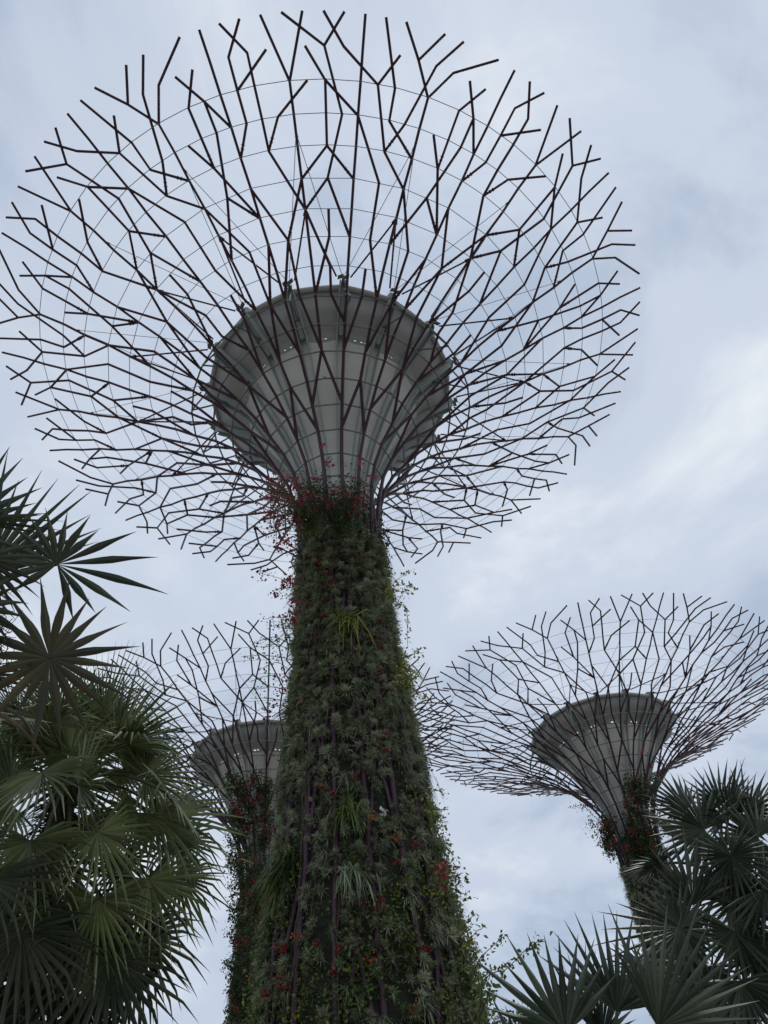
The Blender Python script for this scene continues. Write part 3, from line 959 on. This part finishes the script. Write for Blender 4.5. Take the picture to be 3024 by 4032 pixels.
def world_of(k, q):
    X, rz = TREES[k]
    c, s = math.cos(rz), math.sin(rz)
    return np.array([q[0] * c - q[1] * s + X[0], q[0] * s + q[1] * c + X[1], q[2]])


for lab, z, x, y, L, n, m in (
        ('yellow green strap fern hanging high on the front of the tallest tower trunk', Z2, 850, 745, 0.95, 46, 'lime'),
        ('long yellowish fern hanging near right edge of the tallest tower trunk', Z2, 1195, 1040, 0.85, 46, 'lime'),
        ('bright green fern beside the thick plum pole on the lower tower trunk', Z3, 715, 250, 0.6, 46, 'green'),
        ('dense dark green fern clump low on the left side of tallest tower', Z3, 400, 520, 0.7, 70, 'darkgreen'),
        ('olive fern with long fronds hanging low on the left edge of tallest tower', Z3, 360, 600, 0.8, 60, 'green'),
        ('arching pale green fern in the middle of the lower tower trunk', Z3, 740, 580, 0.6, 60, 'rosette')):
    q = None
    while q is None:
        q = on_trunk(0, z[0] + x * z[2], z[1] + y * z[2], 0.06); x += 12
    hanging_fern(lab, world_of(0, q), L, n, m)


# climbers on the two rear towers
def rear_climber(k, label, box, n_st, n_fl, dist, z, leaf='darkgreen', extra=(), trail=()):
    st, fl = [], []
    x0, y0, x1, y1 = box
    root = zpt(z, (x0 + x1) / 2, y1, dist)
    for i in range(n_st):
        x = x0 + RNG.random() * (x1 - x0); y = y0 + RNG.random() * (y1 - y0)
        e = zpt(z, x, y, dist - 1.2 + RNG.random() * 1.5)
        st.append([zpt(z, x * 0.6 + (x0 + x1) * 0.2, y + 90, dist), zpt(z, x + RNG.normal() * 12, y + 45, dist - 0.4), e])
    for i in range(n_fl):
        fl.append(zpt(z, x0 + RNG.random() * (x1 - x0), y0 + RNG.random() * (y1 - y0), dist - 1.3 + RNG.random()))
    for (x, y) in extra:
        fl.append(zpt(z, x, y, dist - 1.3))
    for tr_ in trail:
        st.append([zpt(z, x, y, dist) for x, y in tr_])
    climber('bougainvillea', label, 'climbing plant', st, leaf, 46, 0.14, 0.16, fl, 14, fl_s=0.10, stem_r=0.015, fl_spread=0.13)


ZR = (2000, 2650, 700 / 1659)
rear_climber(2, 'red flecked dark climber wrapping the neck of the tower at right', (1090, 930, 1400, 1680), 110, 34, 55.2, ZR,
             extra=[(945, 735), (1245, 735), (1290, 750), (1330, 860), (1310, 890), (1080, 850), (870, 1390), (900, 1440), (1000, 1560), (1090, 1630), (860, 1420)])
rear_climber(2, 'trailing vine with dark seed tufts down left side of right tower neck', (880, 1330, 1020, 1660), 30, 12, 55.6, ZR,
             trail=[[(900, 1400), (780, 1310), (700, 1240), (600, 1250)], [(900, 1420), (800, 1380), (760, 1400)], [(930, 1500), (850, 1480), (790, 1530)], [(950, 1560), (880, 1560), (840, 1600)],
                    [(940, 1520), (840, 1450), (725, 1450)], [(980, 1620), (900, 1600), (880, 1650)], [(1300, 1350), (1420, 1330), (1500, 1370)], [(1330, 1500), (1430, 1480), (1520, 1500)]])
ZL = (400, 2400, 800 / 1659)
rear_climber(1, 'crimson flowered climber covering the neck of the half hidden tower', (1040, 1300, 1400, 1950), 120, 44, 52.4, ZL,
             extra=[(1105, 1415), (1330, 1320), (1160, 1190), (1400, 1180), (1070, 1250), (1200, 1540), (1085, 1665), (1195, 1800)])
rear_climber(1, 'straggling red flowered climber on lower trunk of the half hidden tower', (1035, 1950, 1330, 3300), 150, 44, 49.6, ZL)


# ------------------------------------------------------------------ palms
def fan_blade(acc, hub, axis, nrm, n, Rr, span, join, fold=0.35, sag=0.25, kink=0.0, wscale=1.0, jit=0.06, mi=0, steps=8, edge=0.72, cup=0.0, bulge=0.0, tap=1.25, pw=1.0, lobe=None):
    """one fan leaf: n pleated segments radiating from the hub, joined near it and free towards the tips"""
    axis = axis / np.linalg.norm(axis)
    nrm = nrm - axis * np.dot(axis, nrm); nrm = nrm / np.linalg.norm(nrm)
    lat = np.cross(nrm, axis)
    dn = np.array([0, 0, -1.0])
    dphi = R(span) / n
    for i in range(n):
        ph = (i - (n - 1) / 2) * dphi
        x = ph / (R(span) / 2 + 1e-6)
        L = Rr * (edge + (1 - edge) * max(0.0, math.cos(x * math.pi / 2)) ** pw) * (1 + RNG.normal() * jit)
        if lobe:
            L *= 1 + lobe[0] * max(0.0, math.cos(ph - R(lobe[1]))) ** 7
        ph2 = ph + RNG.normal() * dphi * 0.12
        d = math.cos(ph) * axis + math.sin(ph) * lat + nrm * cup
        d2 = math.cos(ph2) * axis + math.sin(ph2) * lat + nrm * cup
        v = -math.sin(ph) * axis + math.cos(ph) * lat
        p = hub.copy()
        hw_j = join * Rr * math.tan(dphi / 2) * wscale
        kk = kink * (0.4 + RNG.random()) if RNG.random() < 0.75 else 0.0
        kpos = 0.55 + 0.25 * RNG.random()
        tw = RNG.normal() * 0.35
        vs, ts = [], []
        tprev = 0.0
        tv = RNG.random()
        grid = np.concatenate([[0.0], np.linspace(join * 0.6, 1.0, steps)])
        for t in grid:
            ds = (t - tprev) * L; tprev = t
            dd = d if t <= join else d2
            dd = dd + dn * sag * t * t * 1.3
            if kk and t > kpos:
                dd = dd + dn * kk * 2.2
            dd = dd / np.linalg.norm(dd)
            p = p + dd * ds
            if t <= join:
                hw = t / join * hw_j
            else:
                u = (t - join) / (1 - join)
                hw = hw_j * max(0.0, (1 + bulge * math.sin(min(u * 2.2, 1) * math.pi)) * (1 - u ** tap)) * 0.94
            hw = max(hw, 0.0012)
            vv = v * math.cos(tw * t) + nrm * math.sin(tw * t) if t > join else v
            rid = nrm * hw * fold * 2
            vs += [p - vv * hw, p + rid, p + vv * hw]
            ts += [tv] * 3
        k = len(grid)
        q = []
        for s_ in range(k - 1):
            b = 3 * s_
            q += [(b, b + 1, b + 4, b + 3), (b + 1, b + 2, b + 5, b + 4)]
        acc.add(vs, q, mi, ts, smooth=False)


def frond(root, base, C, hub, axis, nrm, mats, pet_r=0.02, **kw):
    """part: blade, with its petiole as sub-part"""
    a = Acc()
    fan_blade(a, np.asarray(hub) - base, np.asarray(axis, float), np.asarray(nrm, float), **kw)
    o = a.build('frond', mats, root)
    p = Acc()
    m = (np.asarray(C) + np.asarray(hub)) / 2 + np.array([0, 0, 0.12 * np.linalg.norm(np.asarray(hub) - C)])
    p.tube(smooth_prof(np.array([C - base, m - base, hub - base]), 8), np.linspace(pet_r * 1.5, pet_r * 0.8, 8), 5)
    p.build('petiole', 'petiole', o)
    return o


def img_frame(hub):
    """view direction and the picture's right and up directions at a point"""
    v = EYE - hub; v = v / np.linalg.norm(v)
    rt = RV - v * np.dot(RV, v); rt /= np.linalg.norm(rt)
    up = np.cross(v, rt)
    return v, rt, up


def hero(root, base, C, px, py, dist, ang, tilt, roll, mats, **kw):
    hub = at(px, py, dist)
    v, rt, up = img_frame(hub)
    ai = math.cos(R(ang)) * rt + math.sin(R(ang)) * up
    ax = math.cos(R(tilt)) * ai + math.sin(R(tilt)) * v
    n0 = v - ax * np.dot(v, ax); n0 /= np.linalg.norm(n0)
    n1 = np.cross(ax, n0)
    nn = math.cos(R(roll)) * n0 + math.sin(R(roll)) * n1
    return frond(root, base, C, hub, ax, nn, mats, **kw)


def palm_trunk(root, base, C, r0, r1, fib=True):
    a = Acc()
    n = 26
    t = np.linspace(0, 1, n)
    p = np.outer(1 - t, np.zeros(3)) + np.outer(t, C - base)
    p[:, 0] += np.sin(t * 3) * 0.08
    rr = np.linspace(r0, r1, n) * (1 + 0.06 * (np.arange(n) % 2))
    a.tube(p, rr, 12)
    a.build('trunk', 'bark', root)
    if fib:
        a = Acc()
        k = 420
        u = RNG.random(k) ** 0.6
        q = (C - base) - np.outer(u, (C - base) / np.linalg.norm(C - base)) * 1.1
        th = RNG.random(k) * 6.28
        d = np.stack([np.cos(th), np.sin(th), RNG.normal(size=k) * 0.5 + 0.5], -1)
        a.blades(q, d, 0.5 * (0.5 + RNG.random(k)), 0.03, 0.7, 0)
        a.build('leaf_base_fibre', 'fibre', root)


def ring_fronds(root, base, C, count, e0, e1, p0, p1, R0, mats, seed, ok=None, **kw):
    """fronds spread round the crown by the golden angle, upright in the middle and drooping outside"""
    rg = np.random.default_rng(seed)
    for i in range(count):
        f = (i + 0.5) / count
        az = i * 2.39996 + rg.normal() * 0.2
        el = R(e0 + (e1 - e0) * f) + rg.normal() * 0.12
        L = p0 + (p1 - p0) * f + rg.normal() * 0.1
        u = np.array([math.cos(az) * math.cos(el), math.sin(az) * math.cos(el), math.sin(el)])
        hub = C + u * L
        el2 = el - R(18 + 22 * rg.random()) * (1 - min(1, max(0, (math.degrees(el) - 20) / 40))) - (0.25 if el < 0 else 0)
        el2 = max(el2, R(-86))
        ax = np.array([math.cos(az) * math.cos(el2), math.sin(az) * math.cos(el2), math.sin(el2)])
        nn = np.array([-math.cos(az) * math.sin(el2), -math.sin(az) * math.sin(el2), math.cos(el2)]) + rg.normal(size=3) * 0.22
        if ok is not None and not ok(hub):
            continue
        frond(root, base, C, hub, ax, nn, mats, Rr=R0 * (0.9 + 0.2 * rg.random()), **kw)


# --- the big fan palm at lower left
C = at(262, 3085, 12.4)
base = np.array([C[0] - 0.15, C[1] + 0.1, 0.0])
PA = thing('fan_palm', 'large dark green fan palm with many drooping leaves filling the lower left corner', 'palm', tuple(base), 0, 'fan palms round the towers')
palm_trunk(PA, base, C, 0.2, 0.16)
kwA = dict(n=27, span=250, join=0.32, fold=0.6, sag=0.14, kink=0.3, jit=0.08, wscale=1.0, tap=1.8)
for px, py, dist, ang, tilt, roll, Rr, kink in [
        (145, 3393, 10.9, -95, 15, 12, 1.05, 0.25), (386, 3278, 10.9, -55, 20, -20, 0.95, 0.4), (386, 3543, 10.8, -92, 12, 0, 1.0, 0.2),
        (585, 3465, 11.2, -62, 15, -20, 1.05, 0.3), (615, 3218, 11.6, -2, 10, -50, 1.25, 0.1), (277, 2965, 12.2, 98, -10, 15, 1.1, 0.0),
        (455, 2935, 12.4, 62, -8, -20, 1.2, 0.0), (310, 3090, 11.4, 60, 20, -50, 0.85, 0.3), (575, 3055, 11.9, 22, 0, -35, 0.95, 0.1),
        (40, 3080, 11.8, 150, 10, 40, 1.0, 0.2), (70, 2960, 12.2, 115, -5, 25, 1.05, 0.0), (40, 3165, 11.5, 185, 15, 40, 0.9, 0.4),
        (690, 3300, 11.9, -18, 5, -45, 0.95, 0.4), (700, 3450, 12.0, -40, 5, -40, 0.95, 0.4), (250, 3620, 11.0, -100, 8, 15, 1.15, 0.2),
        (560, 3680, 11.4, -75, 8, -20, 1.1, 0.3), (60, 3620, 10.9, -110, 8, 25, 1.1, 0.3), (540, 3200, 11.2, -120, 30, 0, 0.8, 0.6),
        (330, 2900, 12.6, 78, -15, 5, 1.15, 0.0), (180, 2930, 12.7, 120, -12, 30, 1.15, 0.0)]:
    kw = dict(kwA); kw['kink'] = kink
    hero(PA, base, C, px, py, dist, ang, tilt, roll, 'palm', Rr=Rr, **kw)
ring_fronds(PA, base, C, 13, 80, 38, 0.75, 1.1, 1.15, 'palm', 4, n=32, span=190, join=0.30, fold=0.4, sag=0.03, kink=0.0, jit=0.07, tap=1.4)
ring_fronds(PA, base, C, 21, 40, -68, 1.0, 2.0, 0.95, 'palm', 5, **kwA)
ring_fronds(PA, base, C - np.array([0, 0, 1.0]), 22, -35, -80, 1.2, 2.7, 1.2, 'broadpalm_and_shade', 6, **kwA)  # inner hanging fronds, crown shade painted in with a darker leaf colour

# --- palm leaning in from the left edge, broad leaf segments
C = at(-190, 2420, 9.0)
base = np.array([C[0] - 0.3, C[1], 0.0])
PB = thing('fan_palm', 'tall palm with broad finger leaves reaching in from the upper left edge', 'palm', tuple(base), 0, 'fan palms round the towers')
palm_trunk(PB, base, C, 0.17, 0.13)
for px, py, dist, ang, tilt, roll, Rr, n, span, join, m, sag, edge, pw in [
        (225, 2222, 8.7, 72, -6, 12, 0.60, 16, 300, 0.40, 'broadpalm_and_shade', 0.10, 1.0, 1.0),
        (195, 2590, 8.3, -68, 10, -8, 0.88, 20, 356, 0.30, 'oldpalm', 0.10, 0.88, 1.0),
        (-75, 2275, 8.9, 57, -12, -12, 1.40, 11, 85, 0.36, 'broadpalm_and_shade', 0.03, 0.85, 1.0),
        (-70, 2200, 8.5, -50, 10, 25, 0.68, 12, 150, 0.36, 'broadpalm_and_shade', 0.25, 0.8, 1.0),
        (-130, 2050, 8.8, -2, 5, 40, 0.94, 4, 30, 0.36, 'broadpalm_and_shade', 0.08, 0.8, 1.0),
        (-110, 2390, 8.2, -30, 15, 20, 0.6, 10, 160, 0.36, 'broadpalm_and_shade', 0.3, 0.8, 1.0),
        (-150, 2060, 9.2, 80, -20, 10, 1.0, 14, 150, 0.40, 'broadpalm_and_shade', 0.05, 0.8, 1.0),
        (-150, 2660, 8.6, 0, 5, 65, 0.8, 8, 90, 0.36, 'oldpalm', 0.15, 0.8, 1.0)]:
    hero(PB, base, C, px, py, dist, ang, tilt, roll, m, Rr=Rr, n=n, span=span, join=join, fold=0.22, sag=sag, jit=0.09, wscale=0.98, steps=9, edge=edge, bulge=0.3, tap=1.5, pw=pw, lobe=((1.05, -82) if px == 225 else None))
ring_fronds(PB, base, C, 14, 75, -40, 0.8, 1.1, 1.0, 'broadpalm_and_shade', 8, ok=lambda h: h[0] < C[0] - 0.25, n=20, span=280, join=0.36, fold=0.22, sag=0.15)
a = Acc()                                                        # dead stalk and twiggy flower stem hanging from the crown
s0 = at(-160, 2700, 8.4) - base; s1 = at(60, 2850, 8.2) - base; s2 = at(165, 2968, 8.3) - base
a.tube(smooth_prof(np.array([C - base, s0, s1, s2]), 14), np.linspace(0.035, 0.012, 14), 6)
a.tube(smooth_prof(np.array([C - base, s0 + [0, 0, .06], s1 + [.02, 0, .08], s2 + [-.1, 0, .12]]), 14), np.linspace(0.03, 0.01, 14), 6)
for k in range(60):
    p = at(-20 + RNG.random() * 45, 2440 + RNG.random() * 200, 8.3) - base
    q = p + RNG.normal(size=3) * 0.09
    a.tube([p, (p + q) / 2 + RNG.normal(size=3) * 0.03, q], 0.004, 4)
a.build('flower_stalk', 'stem', PB)

# --- the blue green palm at right
C = at(2870, 3470, 13.4)
base = np.array([C[0] + 0.1, C[1] + 0.1, 0.0])
PR = thing('fan_palm', 'tall blue green fan palm at right edge in front of the right tower trunk', 'palm', tuple(base), 0, 'fan palms round the towers')
palm_trunk(PR, base, C, 0.2, 0.17)
kwR = dict(n=25, span=270, join=0.40, fold=0.65, sag=0.05, kink=0.0, jit=0.08, bulge=0.1)
for px, py, dist, ang, tilt, roll, Rr, span in [
        (2706, 3188, 13.2, 140, -5, 40, 0.72, 170), (2841, 3175, 13.6, 92, -10, 5, 0.68, 210), (2941, 3200, 13.2, 55, 0, -30, 0.68, 220),
        (2771, 3265, 12.6, 165, 5, 22, 0.86, 290), (2880, 3371, 12.0, -80, 10, 10, 0.6, 350), (2985, 3301, 12.4, 175, 0, 30, 0.7, 280),
        (2730, 3563, 12.2, 88, 15, 8, 0.92, 140), (2684, 3655, 11.8, -172, 10, 18, 0.72, 330), (2889, 3563, 12.2, 45, 10, -25, 0.78, 230),
        (2891, 3668, 12.0, -70, 10, -10, 0.72, 300), (2915, 3862, 11.8, -85, 10, 10, 0.8, 200), (2558, 3836, 12.0, 160, 5, 50, 0.6, 180),
        (3010, 3500, 12.0, -30, 10, -20, 0.8, 260), (2765, 3290, 12.5, -100, 20, 30, 0.6, 40), (3005, 3730, 12.0, -60, 5, 0, 0.8, 240),
        (2760, 3810, 12.2, -110, 5, 15, 0.75, 240), (2700, 3480, 13.2, 150, -5, 50, 0.5, 190)]:
    kw = dict(kwR); kw['span'] = span; kw['n'] = max(12, int(span / 10.5)); kw['tap'] = 1.5; kw['wscale'] = 1.0
    hero(PR, base, C, px, py, dist, ang, tilt, roll, 'bluepalm', Rr=Rr, lobe=((0.6, 0) if px == 2684 else None), **kw)
ring_fronds(PR, base, C, 12, 60, -62, 0.8, 1.3, 0.72, 'bluepalm', 15, **kwR)
ring_fronds(PR, base, C - np.array([0, 0, 0.8]), 14, -30, -75, 1.0, 1.8, 0.85, 'bluepalm', 16, **kwR)

# --- the low palm in front at bottom right
C = at(2440, 4330, 9.0)
base = np.array([C[0], C[1] + 0.05, 0.0])
PF = thing('fan_palm', 'low grey green fan palm with stiff upright leaves at bottom right of the frame', 'palm', tuple(base), 0, 'fan palms round the towers')
palm_trunk(PF, base, C, 0.2, 0.16, False)
for px, py, dist, ang, tilt, roll, Rr, n, span, join in [
        (2228, 4070, 8.6, 120, 0, 15, 0.92, 15, 170, 0.36), (2310, 4030, 9.2, 92, 0, 20, 0.62, 9, 80, 0.36), (2429, 3985, 9.0, 80, -5, 10, 0.92, 15, 140, 0.36), (2591, 4045, 8.4, 52, 5, 0, 0.95, 17, 130, 0.42),
        (2370, 4090, 9.5, 70, -10, 40, 0.62, 14, 150, 0.42), (2650, 4170, 9.0, 30, -5, 40, 0.8, 16, 170, 0.42), (2080, 4230, 9.0, 150, 0, 40, 0.85, 14, 130, 0.42)]:
    hero(PF, base, C, px, py, dist, ang, tilt, roll, 'bluepalm', Rr=Rr, n=n, span=span, join=join, fold=0.6, sag=0.02, jit=0.10, wscale=1.0, edge=0.78, tap=1.5, bulge=0.18)
ring_fronds(PF, base, C, 12, 10, -50, 0.7, 1.0, 0.9, 'bluepalm', 19, n=24, span=230, join=0.45, fold=0.3, sag=0.1)

# --- round leafy tree far off, its top just showing at the bottom edge
top = at(2030, 3985, 46.0)
base = np.array([top[0], top[1], 0.0])
T = thing('leafy_tree', 'dark rounded tree top showing at the bottom edge between tower and low palm', 'tree', tuple(base))
a = Acc()
a.tube([(0, 0, 0), (0.1, 0, 3), (0, 0.1, 6.5)], [0.3, 0.22, 0.14], 10)
for k in range(9):
    an = k * 2.4; a.tube([(0, 0, 4 + 0.25 * k), (1.2 * math.cos(an), 1.2 * math.sin(an), 6 + 0.25 * k), (1.9 * math.cos(an), 1.9 * math.sin(an), 7.4 + 0.2 * k)], [0.1, 0.06, 0.03], 6)
a.build('trunk', 'bark', T)
a = Acc()
hc = top[2] - 2.4
cc = RNG.normal(size=(170, 3)); cc /= np.linalg.norm(cc, axis=1)[:, None]
cc = cc * (0.55 + 0.45 * RNG.random((170, 1))) * (2.3, 2.3, 2.2) + np.array([0, 0, hc])
clumps(a, cc, 46, (0.32, 0.32, 0.26), 0.2, 0)
a.build('crown', 'darkgreen', T)
